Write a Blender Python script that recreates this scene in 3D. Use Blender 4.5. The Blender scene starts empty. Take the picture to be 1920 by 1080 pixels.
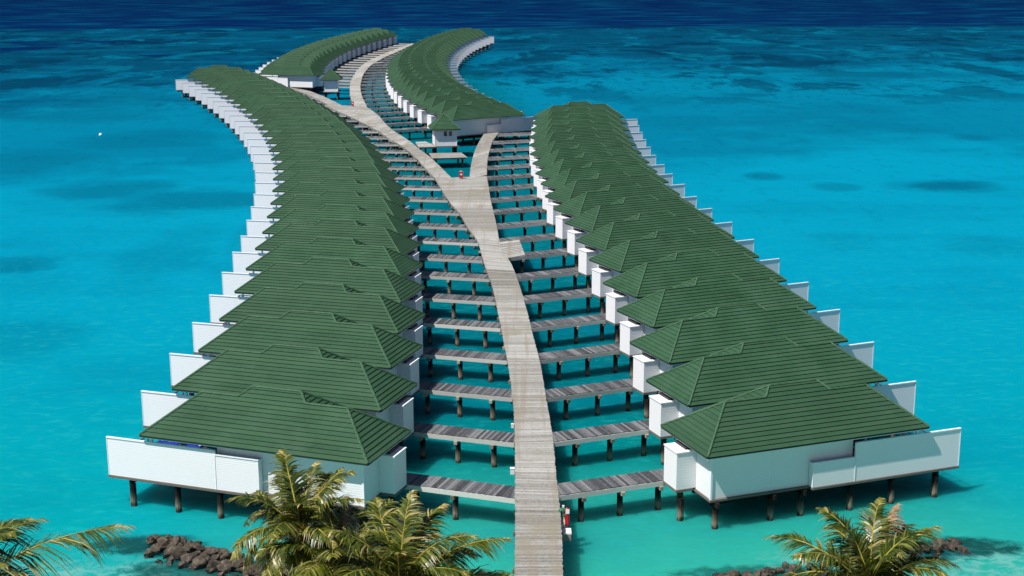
import bpy, bmesh, math, random
from mathutils import Vector, Matrix, noise as mnoise
random.seed(7)
scene = bpy.context.scene
# ------------------------------------------------------------------ camera, world, sun, exposure
cam = bpy.data.objects.new("camera", bpy.data.cameras.new("camera"))
scene.collection.objects.link(cam)
cam.location = (0, 0, 31.65)
cam.rotation_euler = (Matrix.Rotation(math.radians(90 - 13.2911), 4, 'X') @ Matrix.Rotation(-0.0037, 4, 'Z')).to_euler()
cam.data.sensor_width = 36.0
cam.data.lens = 49.23
cam.data.clip_start = 0.5
cam.data.clip_end = 60000
scene.camera = cam
SUN_DIR = Vector((-0.52, -0.355, 1.0)).normalized()
world = bpy.data.worlds.new("World"); scene.world = world; world.use_nodes = True
wn = world.node_tree.nodes; wl = world.node_tree.links
sky = wn.new('ShaderNodeTexSky'); sky.sky_type = 'NISHITA'; sky.sun_disc = False
sky.sun_elevation = math.asin(SUN_DIR.z); sky.sun_rotation = math.atan2(SUN_DIR.x, SUN_DIR.y)
sky.air_density = 1.0; sky.dust_density = 0.3; sky.ozone_density = 1.5
wl.new(sky.outputs[0], wn['Background'].inputs[0]); wn['Background'].inputs[1].default_value = 0.05
sd = bpy.data.lights.new("sun", 'SUN'); sd.energy = 5.0; sd.angle = math.radians(0.55); sd.color = (1.0, 0.965, 0.90)
sun = bpy.data.objects.new("sun", sd); scene.collection.objects.link(sun)
sun.rotation_euler = (-SUN_DIR).to_track_quat('-Z', 'Y').to_euler(); sun.location = (-40, -20, 90)
scene.view_settings.view_transform = 'Standard'; scene.view_settings.look = 'None'
scene.view_settings.exposure = 0.38; scene.view_settings.gamma = 1.0
scene.render.engine = 'CYCLES'
scene.cycles.max_bounces = 5; scene.cycles.diffuse_bounces = 2; scene.cycles.glossy_bounces = 2
scene.cycles.use_denoising = True

# ------------------------------------------------------------------ helpers
def S(h):
    """sRGB 0-255 -> linear"""
    return tuple((c / 255 / 12.92) if c / 255 <= 0.04045 else ((c / 255 + 0.055) / 1.055) ** 2.4 for c in h)
class MB:
    def __init__(s): s.v = []; s.f = []; s.m = []; s.t = []
    def add(s, vs, fs, m=0, t=0.5):
        b = len(s.v); s.v += [tuple(v) for v in vs]; s.f += [tuple(b + i for i in f) for f in fs]
        s.m += [m] * len(fs); s.t += [t] * len(fs)
    def box(s, x0, x1, y0, y1, z0, z1, m=0, t=0.5):
        s.add([(x0,y0,z0),(x1,y0,z0),(x1,y1,z0),(x0,y1,z0),(x0,y0,z1),(x1,y0,z1),(x1,y1,z1),(x0,y1,z1)],
              [(0,3,2,1),(4,5,6,7),(0,1,5,4),(1,2,6,5),(2,3,7,6),(3,0,4,7)], m, t)
    def prism(s, q, z0, z1, m=0, t=0.5):
        n = len(q)
        a = sum(q[i][0]*q[(i+1)%n][1]-q[(i+1)%n][0]*q[i][1] for i in range(n))
        if a < 0: q = q[::-1]
        s.add([(p[0],p[1],z0) for p in q]+[(p[0],p[1],z1) for p in q],
              [tuple(range(n-1,-1,-1)), tuple(range(n,2*n))]+[(i,(i+1)%n,n+(i+1)%n,n+i) for i in range(n)], m, t)
    def cyl(s, x, y, z0, z1, r0, r1=None, n=10, m=0, t=0.5, lean=(0,0)):
        r1 = r0 if r1 is None else r1
        vs = [(x+r0*math.cos(2*math.pi*i/n), y+r0*math.sin(2*math.pi*i/n), z0) for i in range(n)]
        vs += [(x+lean[0]+r1*math.cos(2*math.pi*i/n), y+lean[1]+r1*math.sin(2*math.pi*i/n), z1) for i in range(n)]
        s.add(vs, [tuple(range(n-1,-1,-1)), tuple(range(n,2*n))]+[(i,(i+1)%n,n+(i+1)%n,n+i) for i in range(n)], m, t)
    def bar(s, a, b, r, n=6, m=0, t=0.5, r2=None):
        a = Vector(a); b = Vector(b); d = (b-a)
        if d.length < 1e-6: return
        q = d.to_track_quat('Z','Y'); r2 = r if r2 is None else r2
        vs = [a+q@Vector((r*math.cos(2*math.pi*i/n), r*math.sin(2*math.pi*i/n),0)) for i in range(n)]
        vs += [b+q@Vector((r2*math.cos(2*math.pi*i/n), r2*math.sin(2*math.pi*i/n),0)) for i in range(n)]
        s.add(vs, [tuple(range(n-1,-1,-1)), tuple(range(n,2*n))]+[(i,(i+1)%n,n+(i+1)%n,n+i) for i in range(n)], m, t)
    def mesh(s, name, mats, fn=None, flip=False, smooth=False):
        me = bpy.data.meshes.new(name)
        vs = [fn(v) for v in s.v] if fn else s.v
        fs = [f[::-1] for f in s.f] if flip else s.f
        me.from_pydata(vs, [], fs)
        if not isinstance(mats, (list, tuple)): mats = [mats]
        for m in mats: me.materials.append(m)
        me.polygons.foreach_set('material_index', s.m)
        at = me.attributes.new('tint', 'FLOAT', 'FACE'); at.data.foreach_set('value', s.t)
        if smooth: me.polygons.foreach_set('use_smooth', [True]*len(fs))
        me.update(); return me
def link(o, parent=None):
    scene.collection.objects.link(o)
    if parent is not None: o.parent = parent
    return o
def part(name, me, parent, loc=None):
    o = bpy.data.objects.new(name, me); link(o, parent)
    if loc: o.location = loc
    return o
def tag(o, label, cat=None, group=None, kind=None):
    if label: o['label'] = label
    if cat: o['category'] = cat
    if group: o['group'] = group
    if kind: o['kind'] = kind
    return o
def empty(name, loc=(0,0,0), rz=0.0):
    o = bpy.data.objects.new(name, None); link(o); o.location = loc; o.rotation_euler = (0,0,rz)
    o.empty_display_size = 0.5; return o
def copy_tree(root, parent=None):
    c = root.copy(); scene.collection.objects.link(c)
    if parent is not None: c.parent = parent
    for ch in KIDS.get(root.name, []): copy_tree(ch, c)
    return c
KIDS = {}
def index_kids():
    KIDS.clear()
    for o in scene.objects:
        if o.parent: KIDS.setdefault(o.parent.name, []).append(o)
ORD = ("first second third fourth fifth sixth seventh eighth ninth tenth eleventh twelfth thirteenth fourteenth fifteenth "
       "sixteenth seventeenth eighteenth nineteenth twentieth twenty-first twenty-second twenty-third twenty-fourth "
       "twenty-fifth twenty-sixth twenty-seventh twenty-eighth twenty-ninth thirtieth").split()

# ------------------------------------------------------------------ materials
class NT:
    def __init__(s, name):
        s.mat = bpy.data.materials.new(name); s.mat.use_nodes = True
        s.t = s.mat.node_tree; s.n = s.t.nodes; s.l = s.t.links; s.b = s.n['Principled BSDF']
    def node(s, ty, **k):
        n = s.n.new(ty)
        for a, v in k.items(): setattr(n, a, v)
        return n
    def put(s, sock, v):
        if hasattr(v, 'is_linked') or isinstance(v, bpy.types.NodeSocket): s.l.new(v, sock)
        else: sock.default_value = v
    def math(s, op, a, b=0.0, c=None, clamp=False):
        n = s.node('ShaderNodeMath', operation=op, use_clamp=clamp); s.put(n.inputs[0], a); s.put(n.inputs[1], b)
        if c is not None: s.put(n.inputs[2], c)
        return n.outputs[0]
    def mix(s, fac, a, b):
        n = s.node('ShaderNodeMix', data_type='RGBA'); s.put(n.inputs[0], fac)
        s.put(n.inputs[6], a if not isinstance(a, tuple) else (*a[:3], 1)); s.put(n.inputs[7], b if not isinstance(b, tuple) else (*b[:3], 1))
        return n.outputs[2]
    def noise(s, vec, scale, detail=3, rough=0.55, dist=0.0):
        n = s.node('ShaderNodeTexNoise'); s.put(n.inputs['Vector'], vec)
        n.inputs['Scale'].default_value = scale; n.inputs['Detail'].default_value = detail
        n.inputs['Roughness'].default_value = rough; n.inputs['Distortion'].default_value = dist
        return n.outputs[0]
    def ramp(s, fac, stops, interp='LINEAR'):
        n = s.node('ShaderNodeValToRGB'); s.put(n.inputs[0], fac); e = n.color_ramp.elements
        n.color_ramp.interpolation = interp
        while len(e) < len(stops): e.new(0.5)
        for i, (p, c) in enumerate(stops):
            e[i].position = p; e[i].color = (*c[:3], 1) if isinstance(c, tuple) else (c, c, c, 1)
        return n.outputs[0]
    def smooth(s, v, a, b):
        n = s.node('ShaderNodeMapRange', interpolation_type='SMOOTHSTEP'); s.put(n.inputs[0], v)
        s.put(n.inputs[1], a); s.put(n.inputs[2], b); return n.outputs[0]
    def ramp_lin(s, Y): return s.math('SUBTRACT', 15.0, s.math('MULTIPLY', s.smooth(Y, 66.0, 100.0), 6.0))
    def obj(s): return s.node('ShaderNodeTexCoord').outputs['Object']
    def pos(s): return s.node('ShaderNodeNewGeometry').outputs['Position']
    def scalev(s, v, sc):
        n = s.node('ShaderNodeVectorMath', operation='MULTIPLY'); s.put(n.inputs[0], v); n.inputs[1].default_value = sc; return n.outputs[0]
    def sep(s, v): n = s.node('ShaderNodeSeparateXYZ'); s.put(n.inputs[0], v); return n.outputs
    def attr(s, name): return s.node('ShaderNodeAttribute', attribute_name=name).outputs['Fac']
    def rnd(s): return s.node('ShaderNodeObjectInfo').outputs['Random']
    def bump(s, h, strength, dist):
        n = s.node('ShaderNodeBump'); s.put(n.inputs['Height'], h); n.inputs['Strength'].default_value = strength
        n.inputs['Distance'].default_value = dist; s.l.new(n.outputs[0], s.b.inputs['Normal']); return n
    def out(s, col, rough=0.6, spec=0.4):
        s.put(s.b.inputs['Base Color'], col if not isinstance(col, tuple) else (*col[:3], 1))
        s.put(s.b.inputs['Roughness'], rough); s.b.inputs['Specular IOR Level'].default_value = spec
        return s.mat
def K(h, k=1.9): return tuple(c / k for c in S(h))

def m_roof():
    t = NT('green_roof_tile'); p = t.obj(); ps = t.pos()
    big = t.noise(ps, 0.45, 4); fine = t.noise(ps, 5.0, 5, 0.8); mid = t.noise(t.scalev(ps, (2.2, 2.2, 6.0)), 0.9, 3)
    c = t.ramp(big, [(0.3, (0.0120,0.050,0.021)), (0.52, (0.020,0.069,0.032)), (0.72, (0.034,0.088,0.049))])
    c = t.mix(t.smooth(mid, 0.52, 0.75), c, (0.022, 0.064, 0.042))
    c = t.mix(t.math('MULTIPLY', t.smooth(fine, 0.45, 0.8), 0.6), c, (0.060, 0.125, 0.075))
    c = t.mix(t.math('MULTIPLY', t.rnd(), 0.55), c, (0.022, 0.056, 0.030))
    pale = t.smooth(t.noise(t.scalev(ps, (1, 1, 1.6)), 0.22, 6, 0.7), 0.55, 0.72)
    c = t.mix(t.math('MULTIPLY', pale, 0.40), c, (0.052, 0.100, 0.062))
    c = t.mix(t.math('MULTIPLY', t.attr('tint'), 0.35), c, (0.040, 0.094, 0.048))
    t.bump(t.math('ADD', fine, mid), 0.25, 0.02)
    return t.out(c, 0.72, 0.25)
def m_cap():
    t = NT('green_ridge_tile'); f = t.noise(t.pos(), 6.0, 3)
    return t.out(t.ramp(f, [(0.3, (0.022,0.068,0.032)), (0.7, (0.060,0.130,0.072))]), 0.65, 0.3)
def m_white(name, slat=0.14, tone=1.0):
    t = NT(name); p = t.obj(); z = t.sep(p)[2]
    g = t.math('FRACT', t.math('DIVIDE', z, slat))
    groove = t.math('SUBTRACT', 1.0, t.smooth(g, 0.0, 0.16))
    dirt = t.smooth(t.noise(t.scalev(t.pos(), (1.3, 1.3, 0.35)), 1.0, 4), 0.5, 0.85)
    c = t.mix(t.math('MULTIPLY', dirt, 0.18), (0.80*tone, 0.775*tone, 0.80*tone), (0.64, 0.66, 0.66))
    c = t.mix(t.math('MULTIPLY', groove, 0.22), c, (0.42, 0.44, 0.46))
    t.bump(t.math('MULTIPLY', groove, -1.0), 0.4, 0.02)
    return t.out(c, 0.5, 0.35)
def m_wood(name, stops, wear=None, rough=0.8, stain=None):
    t = NT(name); ps = t.pos(); tint = t.attr('tint')
    f = t.noise(t.scalev(ps, (1, 1, 3)), 5.0, 4, 0.65); big = t.noise(ps, 0.35, 4, 0.6)
    v = t.math('ADD', t.math('MULTIPLY', tint, 0.55), t.math('MULTIPLY', f, 0.45))
    c = t.ramp(v, stops)
    if stain:
        lane = t.noise(t.scalev(ps, (1.6, 0.05, 1.0)), 1.0, 3, 0.6)
        c = t.mix(t.math('MULTIPLY', t.smooth(lane, 0.50, 0.66), 0.5), c, (0.235, 0.190, 0.145))
        c = t.mix(t.math('MULTIPLY', t.smooth(big, 0.48, 0.68), 0.75), c, stain)
    if wear: c = t.mix(t.math('MULTIPLY', t.smooth(f, 0.55, 0.75), 0.5), c, wear)
    t.bump(f, 0.3, 0.015)
    return t.out(c, rough, 0.2)
def m_pile():
    t = NT('weathered_shaded_pile_wood'); z = t.sep(t.pos())[2]; n = t.noise(t.scalev(t.pos(), (4, 4, 1.2)), 1.6, 4, 0.7)
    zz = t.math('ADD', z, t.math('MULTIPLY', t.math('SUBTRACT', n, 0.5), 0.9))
    c = t.ramp(t.math('DIVIDE', t.math('ADD', zz, 0.2), 2.4), [(0.0, (0.020,0.022,0.014)), (0.12, (0.040,0.030,0.018)), (0.22, (0.24,0.18,0.135)), (0.38, (0.085,0.066,0.050)), (0.48, (0.012,0.010,0.009)), (1.0, (0.009,0.008,0.007))])  # weathered tidal band; tops also darkened in colour for shade under the decks
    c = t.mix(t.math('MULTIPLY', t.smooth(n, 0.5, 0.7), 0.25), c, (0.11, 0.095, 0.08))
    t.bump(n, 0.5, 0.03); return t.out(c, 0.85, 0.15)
def m_plain(name, col, rough=0.5, spec=0.4, var=0.15, sc=3.0):
    t = NT(name); f = t.noise(t.pos(), sc, 3)
    d = tuple(c * (1 - var) for c in col); b = tuple(min(1, c * (1 + var)) for c in col)
    return t.out(t.ramp(f, [(0.35, d), (0.65, b)]), rough, spec)
def m_leaf(name, a, b, c2):
    t = NT(name); tint = t.attr('tint'); f = t.noise(t.pos(), 2.5, 3)
    v = t.math('ADD', t.math('MULTIPLY', tint, 0.8), t.math('MULTIPLY', f, 0.25))
    c = t.ramp(v, [(0.15, a), (0.5, b), (0.85, c2)])
    t.out(c, 0.36, 0.5)
    tr = t.node('ShaderNodeBsdfTranslucent'); t.put(tr.inputs[0], c)
    mx = t.node('ShaderNodeMixShader'); mx.inputs[0].default_value = 0.25
    t.l.new(t.b.outputs[0], mx.inputs[1]); t.l.new(tr.outputs[0], mx.inputs[2])
    t.l.new(mx.outputs[0], t.n['Material Output'].inputs[0]); return t.mat
def m_rock():
    t = NT('dark_brown_rock'); ps = t.pos(); f = t.noise(ps, 3.0, 6, 0.7); z = t.sep(ps)[2]; r = t.rnd()
    c = t.ramp(f, [(0.34, (0.013,0.011,0.009)), (0.5, (0.043,0.035,0.027)), (0.66, (0.17,0.14,0.11))])
    c = t.mix(t.math('MULTIPLY', r, 0.5), c, (0.095, 0.070, 0.048))
    wet = t.math('SUBTRACT', 1.0, t.smooth(t.math('ADD', z, t.math('MULTIPLY', f, 0.25)), 0.18, 0.5))
    c = t.mix(t.math('MULTIPLY', wet, 0.8), c, (0.012, 0.012, 0.010))
    t.bump(f, 0.9, 0.08); return t.out(c, t.math('SUBTRACT', 0.9, t.math('MULTIPLY', wet, 0.5)), 0.35)

ROOF = m_roof(); CAP = m_cap()
WHITE = m_white('white_clapboard'); TRIM = m_plain('white_trim_paint', (0.80,0.785,0.82), 0.4, 0.4, 0.03)
BOXW = m_plain('white_painted_board', (0.80,0.785,0.82), 0.45, 0.4, 0.04, 0.8)
WALK = m_wood('sunbleached_boardwalk_planks', [(0.28, (0.150,0.142,0.130)), (0.5, (0.300,0.292,0.275)), (0.72, (0.47,0.460,0.445))], wear=(0.21,0.185,0.16), stain=(0.235,0.210,0.160))
ARMW = m_wood('grey_jetty_planks', [(0.22, (0.040,0.042,0.048)), (0.50, (0.092,0.094,0.104)), (0.80, (0.20,0.20,0.21))], wear=(0.21,0.21,0.215))
BEAM = m_wood('pale_weathered_beam', [(0.3, (0.16,0.145,0.125)), (0.7, (0.36,0.34,0.31))], wear=(0.12,0.09,0.07))
FASC = m_wood('pale_jetty_fascia', [(0.3, (0.30,0.285,0.26)), (0.7, (0.58,0.56,0.53))], wear=(0.20,0.17,0.14))
SLAB = m_wood('grey_floor_beam', [(0.3, (0.07,0.062,0.052)), (0.7, (0.20,0.185,0.165))], wear=(0.10,0.08,0.065))
PILE = m_pile(); CAPW = m_wood('sawn_pile_cap', [(0.3, (0.06,0.052,0.042)), (0.7, (0.34,0.31,0.26))])
GLASS = m_plain('dark_tinted_glass', (0.012,0.022,0.032), 0.08, 0.8, 0.1)
DARK = m_plain('dark_vent_metal', (0.02,0.022,0.026), 0.5, 0.4)
FLOOR = m_wood('terrace_floor_boards', [(0.3, (0.12,0.115,0.11)), (0.7, (0.24,0.23,0.215))])
RED = m_plain('red_enamel_paint', (0.42,0.006,0.016), 0.35, 0.5, 0.12); BLUE = m_plain('blue_lounger_fabric', (0.008,0.018,0.30), 0.7, 0.2)
GREENH = m_plain('green_rubber_hose', (0.015,0.16,0.075), 0.5, 0.4); GREY = m_plain('galvanised_steel', (0.30,0.31,0.32), 0.4, 0.5)
ROCK = m_rock()
LEAF = m_leaf('palm_leaf', (0.010,0.034,0.004), (0.145,0.165,0.016), (0.56,0.42,0.18))
RACH = m_plain('palm_midrib', (0.30,0.24,0.035), 0.5, 0.4, 0.3, 1.5)
DRYL = m_leaf('dry_palm_leaf', (0.14,0.085,0.035), (0.30,0.19,0.11), (0.42,0.30,0.22))
PETI = m_plain('orange_leaf_stalk', (0.36,0.13,0.025), 0.55, 0.3, 0.3, 2.0)
TRUNK = m_wood('palm_trunk_bark', [(0.3, (0.075,0.058,0.042)), (0.7, (0.19,0.155,0.12))])

# ------------------------------------------------------------------ setting: sea and beach
def water_material(bed=False):
    t = NT('sandy_seabed' if bed else 'lagoon_water'); ps = t.pos(); X, Y, _ = t.sep(ps)
    n1 = t.noise(ps, 0.012, 6, 0.6); n2 = t.noise(t.scalev(ps, (1.5, 0.62, 1.0)), 0.028, 10, 0.66, 0.3)
    n3 = t.noise(t.scalev(ps, (0.5, 1.0, 1.0)), 0.11, 4, 0.6); n4 = t.noise(t.scalev(ps, (1.0, 0.6, 1.0)), 0.09, 8, 0.7, 0.5)
    ly = t.math('DIVIDE', t.math('LOGARITHM', t.math('DIVIDE', Y, 60.0), math.e), math.log(20.0))
    fade = t.math('MULTIPLY', t.smooth(ly, 0.05, 0.5), t.math('SUBTRACT', 1.0, t.math('MULTIPLY', t.smooth(ly, 0.70, 0.79), 0.93)))
    dist = t.math('ADD', t.math('MULTIPLY', t.math('SUBTRACT', n1, 0.5), 0.40), t.math('MULTIPLY', t.math('SUBTRACT', n4, 0.5), 0.12))
    leftd = t.math('MULTIPLY', t.math('SUBTRACT', 1.0, t.smooth(X, -110.0, -20.0)), 0.075)
    v = t.math('ADD', ly, t.math('MULTIPLY', t.math('ADD', dist, leftd), fade))
    c = t.ramp(v, [
        (0.00, W('near0')), (0.07, W('near1')), (0.16, W('near2')), (0.27, W('mid1')), (0.43, W('mid2')),
        (0.49, W('mid3')), (0.60, W('mid4')), (0.655, W('far1')), (0.70, W('far2')), (0.788, W('far3')), (0.803, W('deep1')), (1.0, W('deep2'))])
    # sea grass and coral patches on the reef flat
    reef = t.math('MULTIPLY', t.smooth(ly, 0.50, 0.62), t.math('SUBTRACT', 1.0, t.smooth(ly, 0.795, 0.805)))
    patch = t.smooth(n2, 0.505, 0.56)
    c = t.mix(t.math('MULTIPLY', t.math('MULTIPLY', patch, reef), 0.72), c, W('patch'))
    streak = t.smooth(t.noise(t.scalev(ps, (1.2, 0.6, 1.0)), 0.045, 9, 0.68, 0.8), 0.53, 0.64)
    c = t.mix(t.math('MULTIPLY', t.math('MULTIPLY', streak, reef), 0.50), c, W('streak'))
    mot = t.noise(t.scalev(ps, (1.3, 0.55, 1.0)), 0.26, 7, 0.78)
    c = t.mix(t.math('MULTIPLY', t.math('MULTIPLY', t.smooth(mot, 0.50, 0.62), reef), 0.35), c, W('patch'))
    c = t.mix(t.math('MULTIPLY', t.math('MULTIPLY', t.smooth(mot, 0.46, 0.34), t.smooth(ly, 0.80, 0.81)), 0.5), c, W('deep3'))
    # sparse darker patches over the sand: (x, y, rx, ry, strength)
    total = None
    wob = t.math('ADD', t.math('MULTIPLY', t.math('SUBTRACT', n3, 0.5), 3.2), t.math('MULTIPLY', t.math('SUBTRACT', mot, 0.5), 1.6))
    for (px, py, rx, ry, k) in PATCHES:
        dx = t.math('DIVIDE', t.math('SUBTRACT', X, px), rx); dy = t.math('DIVIDE', t.math('SUBTRACT', Y, py), ry)
        d = t.math('ADD', t.math('ADD', t.math('MULTIPLY', dx, dx), t.math('MULTIPLY', dy, dy)), wob)
        m = t.math('MULTIPLY', t.math('SUBTRACT', 1.0, t.smooth(d, 0.0, 1.7)), k)
        total = m if total is None else t.math('MAXIMUM', total, m)
    c = t.mix(total, c, W('grass'))
    c = t.mix(t.math('MULTIPLY', t.math('MULTIPLY', t.smooth(mot, 0.52, 0.66), t.smooth(ly, 0.15, 0.45)), 0.22), c, W('patch'))
    # greener shallows; shade among the jetties is painted in as darker teal
    core = t.math('SUBTRACT', 1.0, t.smooth(t.math('ABSOLUTE', t.math('ADD', t.math('ADD', X, -2.0), t.math('MULTIPLY', t.math('SUBTRACT', Y, 120.0), 0.10))), t.ramp_lin(Y), t.math('ADD', t.ramp_lin(Y), 16.0)))
    core = t.math('MULTIPLY', core, t.math('SUBTRACT', 1.0, t.smooth(Y, 330.0, 460.0)))
    c = t.mix(t.math('MULTIPLY', core, 0.9), c, t.ramp(t.smooth(Y, 66.0, 110.0), [(0.0, W('core0')), (0.45, W('core1')), (1.0, W('core2'))]))
    # churned pale water by the breakwaters
    churn = t.math('MULTIPLY', t.math('SUBTRACT', 1.0, t.smooth(t.math('ADD', Y, t.math('MULTIPLY', n3, 8.0)), 72.5, 76.0)), t.smooth(t.math('ABSOLUTE', t.math('SUBTRACT', X, 1.0)), 10.0, 15.0))
    mott = t.noise(t.scalev(ps, (0.8, 1.0, 1.0)), 1.3, 5, 0.7, 0.6)
    c = t.mix(t.math('MULTIPLY', churn, t.math('MULTIPLY', t.smooth(mott, 0.40, 0.62), 0.85)), c, W('churn'))
    for (px, py, rx, ry, k) in ((-20.5,72.4,3.4,1.5,.9),(-16.5,69.0,4.5,1.6,.8),(-11.5,67.0,5,1.8,.8),(24.8,71.6,3.6,1.5,.9),(20.0,70.4,4.5,1.4,.7),(13.0,68.2,5,1.2,.7)):
        dx = t.math('DIVIDE', t.math('SUBTRACT', X, px), rx); dy = t.math('DIVIDE', t.math('SUBTRACT', Y, py), ry)
        d = t.math('ADD', t.math('ADD', t.math('MULTIPLY', dx, dx), t.math('MULTIPLY', dy, dy)), t.math('MULTIPLY', t.math('SUBTRACT', mott, 0.5), 2.4))
        c = t.mix(t.math('MULTIPLY', t.math('SUBTRACT', 1.0, t.smooth(d, 0.3, 1.3)), k), c, W('sunk'))
    # ripple glints painted into the near water colour
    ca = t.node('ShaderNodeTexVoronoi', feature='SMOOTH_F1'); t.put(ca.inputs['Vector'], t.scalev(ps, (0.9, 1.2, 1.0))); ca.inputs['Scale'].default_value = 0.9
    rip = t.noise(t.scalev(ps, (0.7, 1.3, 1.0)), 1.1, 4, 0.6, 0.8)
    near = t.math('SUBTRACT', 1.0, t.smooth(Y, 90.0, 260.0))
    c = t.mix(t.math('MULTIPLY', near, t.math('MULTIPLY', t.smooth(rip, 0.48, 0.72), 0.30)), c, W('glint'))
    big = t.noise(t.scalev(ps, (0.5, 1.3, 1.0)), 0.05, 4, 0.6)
    c = t.mix(t.math('MULTIPLY', t.smooth(big, 0.46, 0.66), 0.30), c, W('broad_tone'))  # broad random areas of darker water
    w1 = t.noise(t.scalev(ps, (0.8, 1.6, 1.0)), 0.9, 4, 0.6, 0.4); w2 = t.noise(t.scalev(ps, (0.6, 1.2, 1.0)), 3.2, 3, 0.6)
    w3 = t.noise(t.scalev(ps, (0.35, 1.3, 1.0)), 0.22, 4, 0.65)
    far = t.smooth(Y, 120.0, 420.0)
    h = t.math('ADD', t.math('ADD', t.math('MULTIPLY', w1, 0.35), t.math('MULTIPLY', w2, 0.06)), t.math('MULTIPLY', w3, t.math('MULTIPLY', far, 2.2)))
    if bed: return t.out(c, 0.9, 0.0)
    t.bump(h, 0.75, 0.55)
    t.out(c, 0.9, 0.0)
    t.b.subsurface_method = 'BURLEY'; t.b.inputs['Subsurface Weight'].default_value = 0.85
    t.b.inputs['Subsurface Radius'].default_value = (1.0, 1.0, 1.0); t.b.inputs['Subsurface Scale'].default_value = 2.6
    gl = t.node('ShaderNodeBsdfGlossy'); gl.inputs['Roughness'].default_value = 0.16; t.l.new(t.b.inputs['Normal'].links[0].from_socket, gl.inputs['Normal'])
    m2 = t.node('ShaderNodeMixShader'); m2.inputs[0].default_value = 0.014; t.l.new(t.b.outputs[0], m2.inputs[1]); t.l.new(gl.outputs[0], m2.inputs[2])
    tr = t.node('ShaderNodeBsdfTransparent'); tr.inputs[0].default_value = (0.80, 0.97, 0.95, 1)
    mx = t.node('ShaderNodeMixShader'); mx.inputs[0].default_value = 0.88
    t.l.new(tr.outputs[0], mx.inputs[1]); t.l.new(m2.outputs[0], mx.inputs[2]); t.l.new(mx.outputs[0], t.n['Material Output'].inputs[0])
    return t.mat
WATER_K = 1.66
def W(name): return tuple(c / WATER_K for c in S(WC[name]))
WC = dict(near0=(52,194,174), near1=(4,180,188), near2=(0,172,196), mid1=(0,168,204), mid2=(0,164,202), mid3=(0,136,174), mid4=(0,142,180),
          far1=(0,106,145), far2=(0,84,120), far3=(0,80,116), deep1=(0,42,96), deep2=(0,36,86), deep3=(0,52,108),
          patch=(0,54,88), streak=(2,150,182), grass=(0,106,140), core0=(56,192,172), core1=(2,140,142), core2=(0,112,124),
          sunk=(22,66,66), churn=(130,205,198), glint=(50,205,205), broad_tone=(0,130,170))
PATCHES = [(62.4,195,6.5,6,0.85), (37.2,205.5,2.8,4,0.6), (45.5,195.5,3.2,4,0.45), (56,196,3,5,0.3), (-56.0,195,9,9,0.65), (-42,186,13,10,0.65),
           (-53,146,5,5,0.6), (-43,115,7,7,0.3), (95,386,18,14,0.9), (72,400,16,9,0.7), (54,154,5,6,0.22), (38,157,4,5,0.18), (82,250,3.5,6,0.6), (58,262,22,28,0.35), (35,275,10,14,0.3),
           (-48,137,5,5,0.15), (-30,160,3,10,0.25), (74,300,9,12,0.35), (33,318,7,14,0.35), (20,340,6,10,0.6), (56,330,6,5,0.8), (48,322,7,3,0.7), (-95,330,16,24,0.4),
           (-66,250,13,14,0.45), (-88,290,14,14,0.45), (-38,150,5,16,0.25), (-78,225,10,14,0.4)]
wm = MB()
NX = 8
ys = [-400, 20, 50, 60, 120, 300, 800, 3000, 30000]
for j in range(len(ys)-1):
    w0 = 400 + abs(ys[j])*0.9; w1_ = 400 + abs(ys[j+1])*0.9
    wm.add([(-w0,ys[j],0),(w0,ys[j],0),(w1_,ys[j+1],0),(-w1_,ys[j+1],0)], [(0,1,2,3)])
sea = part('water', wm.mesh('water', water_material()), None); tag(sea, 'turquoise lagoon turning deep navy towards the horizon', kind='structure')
bedm = MB()
for f in wm.f:
    q = [wm.v[i] for i in f]; bedm.add([(p[0],p[1],-1.6) for p in q], [(0,1,2,3)])
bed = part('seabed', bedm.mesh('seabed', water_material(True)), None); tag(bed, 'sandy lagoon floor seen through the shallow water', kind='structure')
sm = MB()
rows_ = []
for j in range(13):
    yy = -60 + j*9.2; row = []
    for i in range(41):
        xx = -100 + i*5; edge = 52 + 3*mnoise.noise(Vector((xx*0.05, 0, 3)))
        row.append((xx, yy if yy < 44 else edge + (yy-edge)*0.2, max(-0.4, min(1.1, (edge - yy)*0.09)) + 0.10*mnoise.noise(Vector((xx*0.2, yy*0.2, 0)))))
    rows_.append(row)
sm.add([p for r in rows_ for p in r], [(j*41+i, j*41+i+1, (j+1)*41+i+1, (j+1)*41+i) for j in range(12) for i in range(40)])
beach = part('beach', sm.mesh('beach', m_plain('coral_sand', (0.42,0.38,0.31), 0.9, 0.1, 0.12, 1.2), smooth=True), None)
tag(beach, 'pale coral sand beach behind the palms', kind='structure')

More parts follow.
